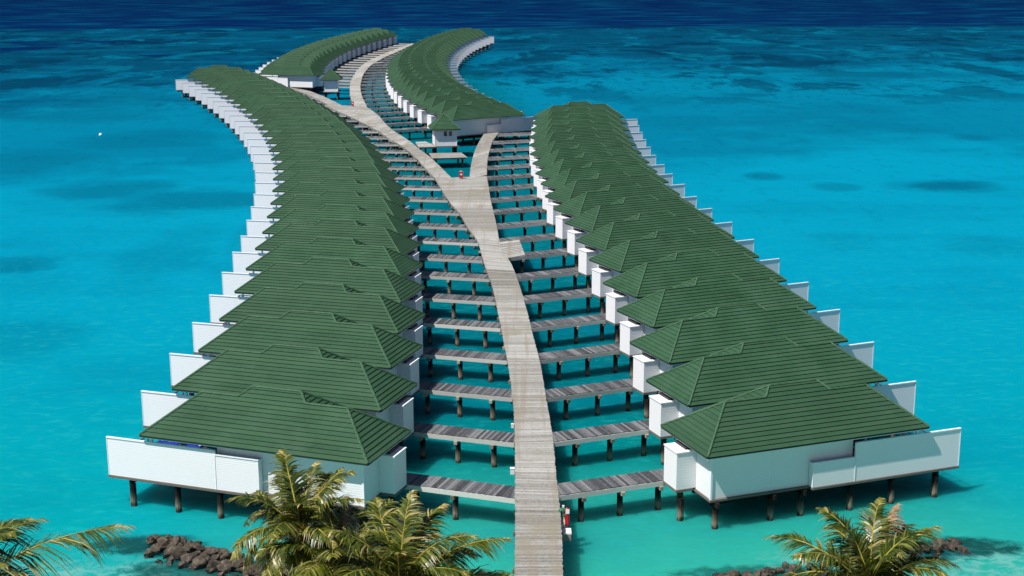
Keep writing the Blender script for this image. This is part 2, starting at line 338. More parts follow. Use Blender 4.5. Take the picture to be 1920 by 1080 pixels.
# ------------------------------------------------------------------ villa geometry (u: away from the boardwalk, v: away from the camera)
LN, WD, RH, AI, BO = 14.637, 5.82, 2.01, 2.603, 2.511
EAVE, FL = 4.65, 1.95
W2 = 7.15; H2 = RH*W2/WD; CU, CD = 5.874, 9.065; B0 = CU - AI*W2/WD; B1 = CD + BO*W2/WD
COURSE = RH/11.0
def clip(poly, z, keep_above):
    out = []
    for i in range(len(poly)):
        a, b = poly[i], poly[(i+1) % len(poly)]
        ia = (a.z >= z-1e-7) if keep_above else (a.z <= z+1e-7); ib = (b.z >= z-1e-7) if keep_above else (b.z <= z+1e-7)
        if ia: out.append(a)
        if ia != ib and abs(b.z-a.z) > 1e-9:
            t = (z-a.z)/(b.z-a.z); out.append(a.lerp(b, t))
    return out
def roof_face(mb, poly, course, lip=0.055, base=0.0):
    poly = [Vector(p) for p in poly]
    n = (poly[1]-poly[0]).cross(poly[2]-poly[0]).normalized()
    if n.z < 0: n = -n; poly = poly[::-1]
    down = Vector((n.x, n.y, 0)).normalized(); sl = Vector((down.x*n.z, down.y*n.z, -math.hypot(n.x, n.y)))
    z0 = min(p.z for p in poly); z1 = max(p.z for p in poly); k = 0
    while z0 + k*course < z1 - 1e-4:
        za = z0+k*course; zb = min(z1, za+course)
        q = clip(clip(poly, za, True), zb, False)
        q2 = []
        for p in q:
            if not q2 or (p-q2[-1]).length > 1e-5: q2.append(p)
        if len(q2) >= 3 and (q2[0]-q2[-1]).length < 1e-5: q2.pop()
        if len(q2) >= 3:
            tt = random.random()
            vs = [p + n*(lip*(1-(p.z-za)/course)+0.004) + (sl*0.02 if p.z < za+1e-5 else Vector()) for p in q2]
            mb.add(vs, [tuple(range(len(vs)))], 0, tt)
            low = [i for i in range(len(q2)) if q2[i].z < za+1e-5]
            for i in low:
                j = (i+1) % len(q2)
                if j in low:
                    a, b = q2[i], q2[j]
                    mb.add([vs[j], vs[i], a - sl*0.05 - n*0.012, b - sl*0.05 - n*0.012], [(0,1,2,3)], 1, 0.0)
        k += 1
def z(h): return EAVE + h
def villa_roof():
    m = MB()
    front = [(0,0,z(0)),(LN,0,z(0)),(LN-BO,WD/2,z(RH)),(B1-BO,WD/2,z(RH)),(CD,W2/2,z(H2)),(CU,W2/2,z(H2)),(B0+AI,WD/2,z(RH)),(AI,WD/2,z(RH))]
    roof_face(m, front, COURSE)
    roof_face(m, [(0,WD,z(0)),(0,0,z(0)),(AI,WD/2,z(RH))], COURSE)
    roof_face(m, [(LN,0,z(0)),(LN,WD,z(0)),(LN-BO,WD/2,z(RH))], COURSE)
    roof_face(m, [(LN,WD,z(0)),(0,WD,z(0)),(AI,WD/2,z(RH)),(LN-BO,WD/2,z(RH))], COURSE)
    roof_face(m, [(B0+AI,WD/2,z(RH)),(CU,W2/2,z(H2)),(B0,W2,z(0)),(B0,WD/2,z(0))], COURSE)
    roof_face(m, [(B1-BO,WD/2,z(RH)),(CD,W2/2,z(H2)),(B1,W2,z(0)),(B1,WD/2,z(0))], COURSE)
    roof_face(m, [(CU,W2/2,z(H2)),(CD,W2/2,z(H2)),(B1,W2,z(0)),(B0,W2,z(0))], COURSE)
    return m
def villa_caps():
    m = MB(); r = 0.075
    def c(a, b): m.bar((a[0],a[1],a[2]+0.045), (b[0],b[1],b[2]+0.045), r, 6)
    A = (AI,WD/2,z(RH)); B = (LN-BO,WD/2,z(RH)); P = (B0+AI,WD/2,z(RH)); Q = (B1-BO,WD/2,z(RH)); C = (CU,W2/2,z(H2)); D = (CD,W2/2,z(H2))
    c((0,0,z(0)),A); c((0,WD,z(0)),A); c((LN,0,z(0)),B); c((LN,WD,z(0)),B); c(A,P); c(B,Q); c(P,C); c(Q,D); c(C,D)
    c(C,(B0,W2,z(0))); c(D,(B1,W2,z(0)))
    return m
def villa_eave():
    m = MB(); e = 0.03; zt = z(0)+0.01; zb = z(0)-0.075
    m.box(0,LN,-e,e,zb,zt); m.box(-e,e,e+.002,WD-e,zb,zt); m.box(LN-e,LN+e,e+.002,WD-e,zb,zt)
    m.box(0,B0-e,WD-e,WD+e,zb,zt); m.box(B1+e,LN,WD-e,WD+e,zb,zt)
    m.box(B0,B1,W2-e,W2+e,zb,zt); m.box(B0-e,B0+e,WD-e,W2-e,zb,zt); m.box(B1-e,B1+e,WD-e,W2-e,zb,zt)
    return m
def villa_soffit():
    m = MB(); m.box(0,LN,0,WD-.04,z(0)-0.125,z(0)-0.077); m.box(B0+.04,B1-.04,WD-.039,W2-.04,z(0)-0.125,z(0)-0.077); return m
WU0, WU1, WV0, WV1 = 0.66, 9.82, 0.72, 5.20
def villa_wall():
    m = MB(); m.box(WU0,WU1,WV0,WV1,FL-.12,z(0)-.127); m.box(3.3,9.4,WV1+.002,6.5,FL-.12,z(0)-.128); return m
def villa_trim(k):
    m = MB(); u, v = ((WU0,WV0),(WU1,WV0))[k]; m.box(u-.06,u+.06,v-.06,v+.06,FL-.13,z(0)-.13); return m
def villa_batten(u):
    m = MB(); m.box(u-.03,u+.03,WV0-.02,WV0+.03,FL-.125,z(0)-.132); return m
def villa_deck():
    m = MB(); m.box(WU0-.1,17.15,0.72-.12,5.7,FL-.26,FL-.13); m.box(7.0,17.15,0.20,.598,FL-.262,FL-.131); return m
def villa_terrace():
    m = MB(); u = WU1+.08
    while u < 17.0:
        m.box(u,u+.13,0.36,5.6,FL-.128,FL-.05,0,random.random()); u += .145
    return m
def villa_beams():
    m = MB()
    for v in (1.0, 3.0, 5.0): m.box(.7,16.9,v-.09,v+.09,FL-.56,FL-.265)
    for u in (.95,4.6,6.6,9.7,12.6,15.7): m.box(u-.08,u+.08,.3,5.6,FL-.563,FL-.40+.137)
    return m
def villa_box(u, v0, v1):
    m = MB(); m.box(u,.655,v0,v1,FL-.04,z(0)-.54); return m
def villa_boxlid(u, v0, v1):
    m = MB(); m.box(u-.04,.652,v0-.04,v1+.04,z(0)-.538,z(0)-.47); return m
def villa_boxbase(u, v0, v1):
    m = MB(); m.box(u-.02,.47,v0-.03,v1+.03,FL-.20,FL-.045); return m
def villa_vent(u, v0, v1):
    m = MB(); m.box(.08,.60,v0+.25,v1-.03,z(0)-.468,z(0)-.33); return m
def screen_outer():
    m = MB(); m.box(9.86,17.10,.26,.33,FL-.12,z(0)-.50); return m
def screen_outer_cap():
    m = MB(); m.box(9.86,17.14,.22,.37,z(0)-.498,z(0)-.43); m.box(17.102,17.14,.24,.35,FL-.12,z(0)-.50); m.box(9.80,9.856,.235,.35,FL-.12,z(0)-.46); return m
def screen_inner(h):
    m = MB(); m.box(7.06,9.79,.26,.33,FL-.12,FL-.12+h)
    m.add([(7.0,.255,FL-.12),(7.058,.255,FL-.12),(7.058,.70,FL-.12),(7.0,.70,FL-.12),(7.0,.255,FL-.12+h),(7.058,.255,FL-.12+h),(7.058,.70,FL-.12+h),(7.0,.70,FL-.12+h)],
          [(0,3,2,1),(4,5,6,7),(0,1,5,4),(1,2,6,5),(2,3,7,6),(3,0,4,7)])
    return m
def screen_inner_cap(h):
    m = MB(); m.box(6.97,9.79,.22,.37,FL-.118+h,FL-.06+h); return m
def villa_glass():
    m = MB(); m.box(WU1+.005,WU1+.03,1.0,4.8,FL,FL+2.1); return m
def villa_glassframe():
    m = MB()
    for v in (.95,2.2,3.5,4.78): m.box(WU1+.002,WU1+.06,v,v+.07,FL,FL+2.15)
    m.box(WU1+.002,WU1+.055,.951,4.849,FL+2.151,FL+2.22); return m
def villa_post(v):
    m = MB(); m.box(14.05,14.17,v-.06,v+.06,FL-.05,z(0)-.127); return m
def villa_rail():
    m = MB(); m.box(17.0,17.06,.36,5.6,FL+.95,FL+1.02); m.box(14.2,17.0,5.56,5.62,FL+.95,FL+1.02)
    for i in range(5): m.box(17.0,17.06,.42+i*1.26,.49+i*1.26,FL-.05,FL+.949)
    for i in range(3): m.box(14.3+i*1.25,14.37+i*1.25,5.56,5.62,FL-.05,FL+.949)
    for k in (.3,.6): m.box(17.02,17.04,.42,5.55,FL+k,FL+k+.02)
    return m
STILTS = [(1.05,.85),(4.6,.80),(6.6,.80),(9.75,.5),(12.6,.5),(15.65,.45),(-.25,2.6),(.9,4.9),(4.4,4.2),(9.6,4.9),(12.6,4.9),(15.65,4.9)]
def make_villa(sg, screen_h):
    fn = lambda v: (sg*(v[0]-LN), v[1], v[2]); fl = sg < 0
    def M(mb, name, mats): return mb.mesh(name, mats, fn, fl)
    r = empty('stilt_villa')
    rf = part('roof', M(villa_roof(), 'roof', [ROOF, DARKLIP]), r)
    part('ridge_cap', M(villa_caps(), 'ridge_cap', CAP), rf); part('eave_board', M(villa_eave(), 'eave_board', EAVEM), rf)
    part('soffit', M(villa_soffit(), 'soffit', TRIM), rf)
    w = part('wall', M(villa_wall(), 'wall', WHITE), r)
    for k in (0, 1): part('corner_trim', M(villa_trim(k), 'corner_trim', TRIM), w)
    for u in (4.6, 6.9): part('batten', M(villa_batten(u), 'batten', TRIM), w)
    g = part('glass_door', M(villa_glass(), 'glass_door', GLASS), w)
    part('door_frame', M(villa_glassframe(), 'door_frame', TRIM), w)
    d = part('deck_slab', M(villa_deck(), 'deck_slab', SLAB), r); part('terrace_floor', M(villa_terrace(), 'terrace_floor', FLOOR), r)
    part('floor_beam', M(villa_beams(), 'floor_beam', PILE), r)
    bx = (-.60, 2.52, 4.12) if sg > 0 else (-.30, 2.78, 4.42)
    b = part('entry_box', M(villa_box(*bx), 'entry_box', BOXS), r); part('lid', M(villa_boxlid(*bx), 'lid', TRIM), b); part('base', M(villa_boxbase(*bx), 'base', SLAB), b); part('vent', M(villa_vent(*bx), 'vent', DARK), b)
    s = part('privacy_screen', M(screen_outer(), 'privacy_screen', SLATW), r); part('screen_trim', M(screen_outer_cap(), 'screen_trim', TRIM), s)
    s = part('privacy_screen', M(screen_inner(screen_h), 'privacy_screen_low', SLATW), r); part('screen_trim', M(screen_inner_cap(screen_h), 'screen_trim', TRIM), s)
    for v in (.42, 5.45): part('roof_post', M(villa_post(v), 'roof_post', TRIM), r)
    part('railing', M(villa_rail(), 'railing', RAILM), r)
    for (u, v) in STILTS:
        m = MB(); rr = 0.185+random.random()*.02
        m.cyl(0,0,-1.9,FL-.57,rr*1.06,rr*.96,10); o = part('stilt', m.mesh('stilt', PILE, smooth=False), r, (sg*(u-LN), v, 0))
    return r
RAILM = m_plain('dark_steel_rail', (0.05,0.055,0.06), 0.4, 0.5)
DARKLIP = m_plain('green_tile_edge_shadow_gap', (0.006,0.022,0.010), 0.8, 0.1, 0.2)  # darker lip colour draws the shadow gap and dirt between tile courses
EAVEM = m_plain('dark_green_eave_board', (0.012,0.032,0.018), 0.6, 0.3, 0.2)
BOXS = m_white('white_box_siding', 0.16); SLATW = m_white('white_slatted_screen', 0.13, 1.04)
proto = {1: make_villa(1, 1.45), -1: make_villa(-1, 2.09)}
index_kids()
ROW_LEFT = [(-21.71, 77.33, -0.344), (-21.93, 86.33, -0.326), (-22.16, 95.24, -0.308), (-22.45, 103.98, -0.291), (-23.04, 113.16, -0.276), (-23.71, 121.88, -0.260), (-24.47, 130.80, -0.246), (-25.17, 138.84, -0.233), (-26.19, 147.62, -0.232), (-27.22, 156.02, -0.217), (-28.47, 164.87, -0.202), (-29.87, 173.76, -0.187), (-31.40, 182.64, -0.172), (-33.06, 191.49, -0.157), (-34.85, 200.28, -0.141), (-36.77, 208.98, -0.125), (-38.81, 217.60, -0.110), (-40.96, 226.14, -0.095), (-43.24, 234.61, -0.080), (-45.64, 243.04, -0.066), (-48.16, 251.47, -0.054), (-50.79, 259.92, -0.043), (-53.54, 268.43, -0.033), (-56.40, 277.03, -0.024), (-59.38, 285.71, -0.016), (-62.46, 294.45, -0.007), (-65.64, 303.21, 0.004), (-68.90, 311.86, 0.018), (-72.23, 320.26, 0.039), (-75.60, 328.15, 0.071)]
ROW_RIGHT = [(24.52, 78.28, 0.354), (24.52, 87.72, 0.372), (24.21, 97.38, 0.398), (23.97, 107.08, 0.411), (23.49, 116.72, 0.421), (22.80, 126.42, 0.435), (21.98, 135.56, 0.447), (21.25, 144.90, 0.449), (20.29, 153.26, 0.451), (19.60, 161.37, 0.434), (19.30, 170.52, 0.431), (18.78, 179.07, 0.439), (18.57, 187.50, 0.408), (18.35, 196.77, 0.407), (18.38, 205.59, 0.364), (18.49, 214.43, 0.328), (18.81, 223.71, 0.330), (19.10, 233.16, 0.318), (19.57, 242.58, 0.281)]
ROW_MIDDLE = [(2.46, 246.42, 0.555), (0.09, 255.07, 0.543), (-2.11, 263.78, 0.531), (-4.14, 272.52, 0.519), (-6.01, 281.31, 0.507), (-7.72, 290.13, 0.495), (-9.27, 298.98, 0.483), (-10.67, 307.86, 0.471), (-11.92, 316.76, 0.486), (-13.02, 325.68, 0.470), (-13.98, 334.62, 0.454), (-14.80, 343.58, 0.439), (-15.49, 352.55, 0.424), (-16.04, 361.53, 0.409), (-16.46, 370.51, 0.395), (-16.75, 379.51, 0.381), (-16.92, 388.50, 0.367), (-16.97, 397.50, 0.353), (-16.89, 406.50, 0.340), (-16.70, 415.50, 0.327), (-16.39, 424.50, 0.314), (-15.97, 433.49, 0.302), (-15.43, 442.48, 0.289), (-14.78, 451.46, 0.276), (-14.02, 460.43, 0.264), (-13.14, 469.39, 0.251), (-12.15, 478.35, 0.239), (-11.05, 487.28, 0.226), (-9.83, 496.21, 0.213), (-8.50, 505.12, 0.200)]
ROW_BACK = [(-60.36, 337.60, -0.360), (-61.44, 346.52, -0.366), (-62.33, 355.47, -0.372), (-63.05, 364.43, -0.378), (-63.59, 373.41, -0.384), (-63.96, 382.40, -0.390), (-64.17, 391.39, -0.396), (-64.23, 400.39, -0.402), (-64.15, 409.39, -0.408), (-63.93, 418.39, -0.414), (-63.58, 427.39, -0.420), (-63.11, 436.38, -0.426), (-62.52, 445.36, -0.432), (-61.84, 454.34, -0.438), (-61.05, 463.31, -0.444), (-60.18, 472.27, -0.452), (-59.23, 481.22, -0.460), (-58.20, 490.17, -0.468), (-57.11, 499.11, -0.475), (-55.97, 508.04, -0.480)]
EDGE_MAIN = [(0.07, 59.91, 2.37, 59.89), (0.08, 63.94, 2.45, 63.92), (0.13, 70.64, 2.60, 70.61), (0.15, 76.97, 2.56, 76.78), (0.15, 84.23, 2.54, 84.41), (0.03, 92.54, 2.33, 92.52), (-0.34, 101.29, 2.09, 101.25), (-0.71, 107.94, 1.73, 107.91), (-1.20, 116.63, 1.30, 116.60), (-1.91, 127.49, 0.65, 127.45), (-2.76, 136.41, 0.01, 135.37), (-3.68, 147.75, -1.23, 146.55), (-4.90, 155.08, -1.66, 155.01), (-6.20, 164.56, -2.13, 164.47), (-7.97, 174.02, -2.64, 173.90), (-10.60, 192.00, -3.44, 193.77)]
EDGE_A = [(-10.60, 192.00, -8.16, 191.46), (-12.22, 200.04, -10.35, 202.62), (-14.32, 211.04, -12.50, 213.32), (-16.38, 220.42, -14.60, 221.95), (-18.58, 228.93, -16.69, 231.27), (-20.59, 235.30, -18.94, 239.89), (-22.79, 243.98, -20.84, 246.86), (-25.97, 254.33, -23.29, 258.28), (-30.10, 266.85, -26.01, 272.75), (-35.10, 280.85, -28.43, 282.64), (-38.86, 291.91, -29.92, 288.92)]
EDGE_B = [(-5.83, 191.41, -3.46, 194.75), (-5.93, 203.05, -3.62, 209.62), (-5.86, 215.53, -3.46, 220.38), (-5.49, 228.23, -3.10, 232.26), (-4.85, 240.21, -2.48, 240.14), (-4.64, 243.59, -2.22, 243.51)]
EDGE_C = [(-32.47, 289.01, -29.65, 288.38), (-35.40, 309.52, -32.81, 309.42), (-38.15, 333.06, -35.52, 331.56), (-40.08, 353.92, -37.39, 352.23), (-40.96, 368.71, -38.64, 368.60), (-41.90, 384.76, -39.36, 385.57), (-42.24, 402.22, -39.79, 403.11), (-42.24, 419.08, -39.44, 417.84), (-41.35, 436.15, -38.78, 433.65), (-40.11, 454.62, -37.49, 451.92), (-38.41, 471.90, -36.21, 470.95), (-36.90, 489.35, -35.25, 487.47), (-35.31, 504.29, -33.86, 499.50)]
EDGE_S = [(-36.88, 287.89, -34.49, 288.64), (-41.44, 302.5, -39.07, 303.28), (-45.29, 313.43, -42.95, 314.3), (-49.07, 323.0, -46.84, 324.13), (-54.29, 331.18, -52.18, 332.52)]
ROWS = [('left', ROW_LEFT, -1), ('right', ROW_RIGHT, 1), ('middle', ROW_MIDDLE, 1), ('back', ROW_BACK, -1)]
ROWTXT = {'left': 'the long left row', 'right': 'the front right row', 'middle': 'the curved kiosk row', 'back': 'the far left row'}
used = {1: False, -1: False}
villas = {}
for nm, rows, sg in ROWS:
    for i, (x, y, th) in enumerate(rows):
        o = proto[sg] if not used[sg] else copy_tree(proto[sg]); used[sg] = True
        o.location = (x, y, 0); o.rotation_euler = (0, 0, th); villas[(nm, i)] = o
        if i == 0:
            lab = {'left': 'nearest left villa, long white screens in sun behind the tall palm, blue lounger on terrace',
                   'right': 'nearest right villa, green hipped roof over shaded white wall above the right breakwater',
                   'middle': 'end villa beside the kiosk with two dark windows, blue shaded front wall',
                   'back': 'end villa of the far left row, sunlit strip low on its wall'}[nm]
        elif i == len(rows)-1: lab = 'green roofed white stilt villa, farthest of ' + ROWTXT[nm]
        else: lab = 'green roofed white villa, ' + ORD[i] + ' from the near end of ' + ROWTXT[nm]
        tag(o, lab, 'villa', 'overwater villas on stilts')

# ------------------------------------------------------------------ boardwalks
def catmull(P, step):
    P = [Vector(p) for p in P]; out = []
    for i in range(len(P)-1):
        p0 = P[max(0,i-1)]; p1 = P[i]; p2 = P[i+1]; p3 = P[min(len(P)-1,i+2)]
        n = max(1, int(round(((p2-p1).length)/step)))
        for k in range(n):
            t = k/n; out.append(0.5*((2*p1)+(p2-p0)*t+(2*p0-5*p1+4*p2-p3)*t*t+(3*p1-p0-3*p2+p3)*t**3))
    out.append(P[-1]); return out
POLYS = []
def lerp(a, b, t): return (a[0]+(b[0]-a[0])*t, a[1]+(b[1]-a[1])*t)
def strip(edges, name, label, ztop, pitch=0.18, bent=4.6, pilef=(0.14, 0.86), light=0.0):
    root = empty('boardwalk', (edges[0][0], edges[0][1], 0)); tag(root, label, 'boardwalk')
    O = Vector((edges[0][0], edges[0][1], 0))
    mids = [Vector(((e[0]+e[2])/2,(e[1]+e[3])/2)) for e in edges]
    E = [Vector(e) for e in edges]
    # resample pairs together as 4-vectors by mid-line length
    out = []
    def cr(p0,p1,p2,p3,t): return 0.5*((2*p1)+(p2-p0)*t+(2*p0-5*p1+4*p2-p3)*t*t+(3*p1-p0-3*p2+p3)*t**3)
    for i in range(len(E)-1):
        n = max(1, int(round((mids[i+1]-mids[i]).length/pitch)))
        for k in range(n): out.append(cr(E[max(0,i-1)],E[i],E[i+1],E[min(len(E)-1,i+2)],k/n))
    out.append(E[-1])
    pk = MB(); sec = random.random(); 
    for i in range(len(out)-1):
        a, b = out[i], out[i+1]
        if random.random() < 0.035: sec = random.random()
        g = 0.045
        la = lerp((a[0],a[1]),(b[0],b[1]),g); lb = lerp((a[0],a[1]),(b[0],b[1]),1-g); ra = lerp((a[2],a[3]),(b[2],b[3]),g); rb = lerp((a[2],a[3]),(b[2],b[3]),1-g)
        w = math.hypot(ra[0]-la[0], ra[1]-la[1]); j1 = random.uniform(-.03,.02)/w; j2 = random.uniform(-.03,.02)/w
        la2 = lerp(la, ra, j1); lb2 = lerp(lb, rb, j1); ra2 = lerp(ra, la, j2); rb2 = lerp(rb, lb, j2)
        dz = random.uniform(-.006,.004)
        pk.prism([(q[0]-O.x,q[1]-O.y) for q in (la2,ra2,rb2,lb2)], ztop-.05+dz, ztop+dz, 0, min(1, max(0, 0.35*sec+0.42*random.random()+.1+light)))
    part('deck', pk.mesh('deck', WALK), root)
    sb = MB()
    for sidx in (0, 1):
        for i in range(0, len(out)-1, 4):
            j = min(len(out)-1, i+4); a, b = out[i], out[j]
            if sidx == 0: p, q, p2, q2 = (a[0],a[1]),(b[0],b[1]),(a[2],a[3]),(b[2],b[3])
            else: p, q, p2, q2 = (a[2],a[3]),(b[2],b[3]),(a[0],a[1]),(b[0],b[1])
            w = math.hypot(p2[0]-p[0], p2[1]-p[1])
            pi = lerp(p,p2,.06/w); qi = lerp(q,q2,.06/w); pj = lerp(p,p2,.18/w); qj = lerp(q,q2,.18/w)
            sb.prism([(t[0]-O.x,t[1]-O.y) for t in (pi,qi,qj,pj)], ztop-.36, ztop-.055, 0, random.random())
    part('side_beam', sb.mesh('side_beam', BEAM), root)
    L = 0; nextb = 1.2
    for i in range(len(out)-1):
        a, b = out[i], out[i+1]; L += math.hypot((b[0]+b[2]-a[0]-a[2])/2, (b[1]+b[3]-a[1]-a[3])/2)
        if L > nextb:
            nextb += bent
            cm = MB(); la, ra = (a[0],a[1]), (a[2],a[3]); d = Vector((ra[0]-la[0], ra[1]-la[1])); w = d.length; d /= w; nn = Vector((-d.y,d.x))
            c1 = Vector(la)-d*.12; c2 = Vector(ra)+d*.12
            cm.prism([tuple(c1+nn*.11-O.xy), tuple(c1-nn*.11-O.xy), tuple(c2-nn*.11-O.xy), tuple(c2+nn*.11-O.xy)], ztop-.60, ztop-.362, 0, random.random())
            part('cross_beam', cm.mesh('cross_beam', CAPW), root)
            for f in pilef:
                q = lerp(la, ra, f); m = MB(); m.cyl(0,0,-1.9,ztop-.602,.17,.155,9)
                part('pile', m.mesh('pile', PILE), root, (q[0]-O.x, q[1]-O.y, 0))
    for i in range(0, len(out)-1, 3):
        j = min(len(out)-1, i+3); a, b = out[i], out[j]
        POLYS.append([(a[0],a[1]),(a[2],a[3]),(b[2],b[3]),(b[0],b[1])])
    return root
strip(EDGE_MAIN, 'main', 'wide sunbleached plank boardwalk running from the shore to the fork', FL)
strip(EDGE_A, 'a', 'boardwalk branch bending left from the fork between the two long rows', FL+.006, light=.05)
strip(EDGE_B, 'b', 'short boardwalk branch bending right from the fork beside the front right row', FL+.006, light=.1)
strip(EDGE_C, 'c', 'pale far boardwalk curving away behind the second junction', FL+.012, light=.2)
strip(EDGE_S, 's', 'shaded boardwalk spur passing under the small far kiosk', FL+.012)
def inside(p):
    x, y = p
    for q in POLYS:
        c = False; n = len(q)
        for i in range(n):
            x1,y1 = q[i]; x2,y2 = q[(i+1)%n]
            if (y1>y) != (y2>y) and x < (x2-x1)*(y-y1)/(y2-y1)+x1: c = not c
        if c: return True
    return False
# landing on the right of the main boardwalk
def landing(q, label, ztop):
    c = Vector((sum(p[0] for p in q)/len(q), sum(p[1] for p in q)/len(q), 0)); r = empty('landing', c); tag(r, label, 'landing', None)
    m = MB(); n = 24
    for i in range(n):
        a = lerp(q[0], q[3], (i+.04)/n); b = lerp(q[1], q[2], (i+.04)/n); a2 = lerp(q[0], q[3], (i+.96)/n); b2 = lerp(q[1], q[2], (i+.96)/n)
        m.prism([(p[0]-c.x,p[1]-c.y) for p in (a,b,b2,a2)], ztop-.05, ztop, 0, random.random())
    part('deck', m.mesh('deck', WALK), r)
    m = MB(); m.prism([(lerp(p,(c.x,c.y),.06)[0]-c.x, lerp(p,(c.x,c.y),.06)[1]-c.y) for p in q], ztop-.3, ztop-.056, 0, .6); part('beam', m.mesh('beam', BEAM), r)
    for p in q:
        t = lerp(p,(c.x,c.y),.25); m = MB(); m.cyl(0,0,-1.9,ztop-.302,.16,.15,9); part('pile', m.mesh('pile', PILE), r, (t[0]-c.x,t[1]-c.y,0))
    return r
LAND1 = [(-1.35,147.2),(0.80,148.3),(1.35,140.6),(-.95,138.4)]
landing(LAND1, 'pale plank landing jutting right from the main boardwalk before the fork', FL+.006)
landing([(-39.6,407.5),(-36.9,410.5),(-37.6,413.6),(-39.6,413.2)], 'tiny pale landing on the right side of the far curved boardwalk', FL+.018)
landing([(-13.0,219.2),(-7.9,219.8),(-6.8,214.6),(-12.2,213.6)], 'low free plank platform beyond the fork in front of the centre kiosk', FL-.25)
landing([(-15.9,231.0),(-14.2,231.6),(-12.1,224.9),(-14.9,224.3)], 'small entrance deck at the sunlit side of the centre kiosk', FL+.02)

# ------------------------------------------------------------------ jetties from boardwalk to each villa
bi = 0
for nm, rows, sg in ROWS:
    for i, (x, y, th) in enumerate(rows):
        ux = Vector((sg*math.cos(th), sg*math.sin(th))); vx = Vector((-math.sin(th), math.cos(th))); O = Vector((x, y))
        def wp(u, v): return O + (u-LN)*ux + v*vx
        ends = []
        va0, va1 = (4.17, 5.86) if sg > 0 else (4.45, 6.12)
        for v in (va0, va1):
            u = 0.0; hit = None
            while u > -19:
                if inside(wp(u, v)): hit = u; break
                u -= 0.08
            ends.append(hit)
        if nm == 'middle' and i == 0: continue
        if ends[0] is None and ends[1] is None:
            if nm == 'back' and i > 14: ends = [-6.5, -6.5]
            else: continue
        if ends[0] is None: ends[0] = ends[1]
        if ends[1] is None: ends[1] = ends[0]
        if abs(ends[0]-ends[1]) > 4: e = max(ends); ends = [e, e]
        e0, e1 = ends[0]+.02, ends[1]+.02; far = y > 250; el = max(e0, e1)
        if el > -.6: continue
        r = empty('jetty', (*wp(.55, 5.0), 0), th)
        tag(r, 'narrow plank jetty to the ' + (ORD[i] if i < len(rows)-1 else 'last') + ' villa of ' + ROWTXT[nm], 'jetty', 'plank jetties leading to the villas')
        def lc(u, v): return (sg*(u-.55), v-5.0)
        m = MB(); L = .55-min(e0,e1); pitch = .18 if not far else .30; n = int(L/pitch)+1
        uu = .5
        while uu > min(e0,e1)+.02:
            ub = uu-pitch*.90; a0 = max(uu, e0); b0_ = max(ub, e0); a1 = max(uu, e1); b1_ = max(ub, e1)
            j = random.uniform(-.02,.02); v0, v1 = va0+j, va1+j
            if a0-b0_ > .01 or a1-b1_ > .01:
                if a0-b0_ < .01:
                    b0_ = a0-.004
                if a1-b1_ < .01:
                    b1_ = a1-.004
                m.prism([lc(a0,v0),lc(a1,v1),lc(b1_,v1),lc(b0_,v0)], FL-.065+random.uniform(-.008,.004), FL-.012+random.uniform(-.006,.004), 0, random.random())
            uu -= pitch
        part('deck', m.mesh('deck', ARMW), r)
        m = MB()
        for (va, vb, e) in ((va0-.03,va0+.05,e0),(va1-.05,va1+.03,e1)):
            m.prism([lc(.5,va),lc(.5,vb),lc(e+.05,vb),lc(e+.05,va)], FL-.36, FL-.07, 0, .35+.5*random.random())
        part('side_beam', m.mesh('side_beam', FASC), r)
        u = -.75
        while u > el+.8:
            m = MB(); m.cyl(0,0,-1.9,FL-.58,.19,.175,9); part('pile', m.mesh('pile', PILE), r, (*lc(u, va0+.35), 0))
            if not far:
                m = MB(); m.prism([lc(u-.11,va0-.16),lc(u+.11,va0-.16),lc(u+.11,va1+.14),lc(u-.11,va1+.14)], FL-.578, FL-.362, 0, random.random()); part('cross_beam', m.mesh('cross_beam', CAPW), r)
            u -= 2.45 if not far else 3.2

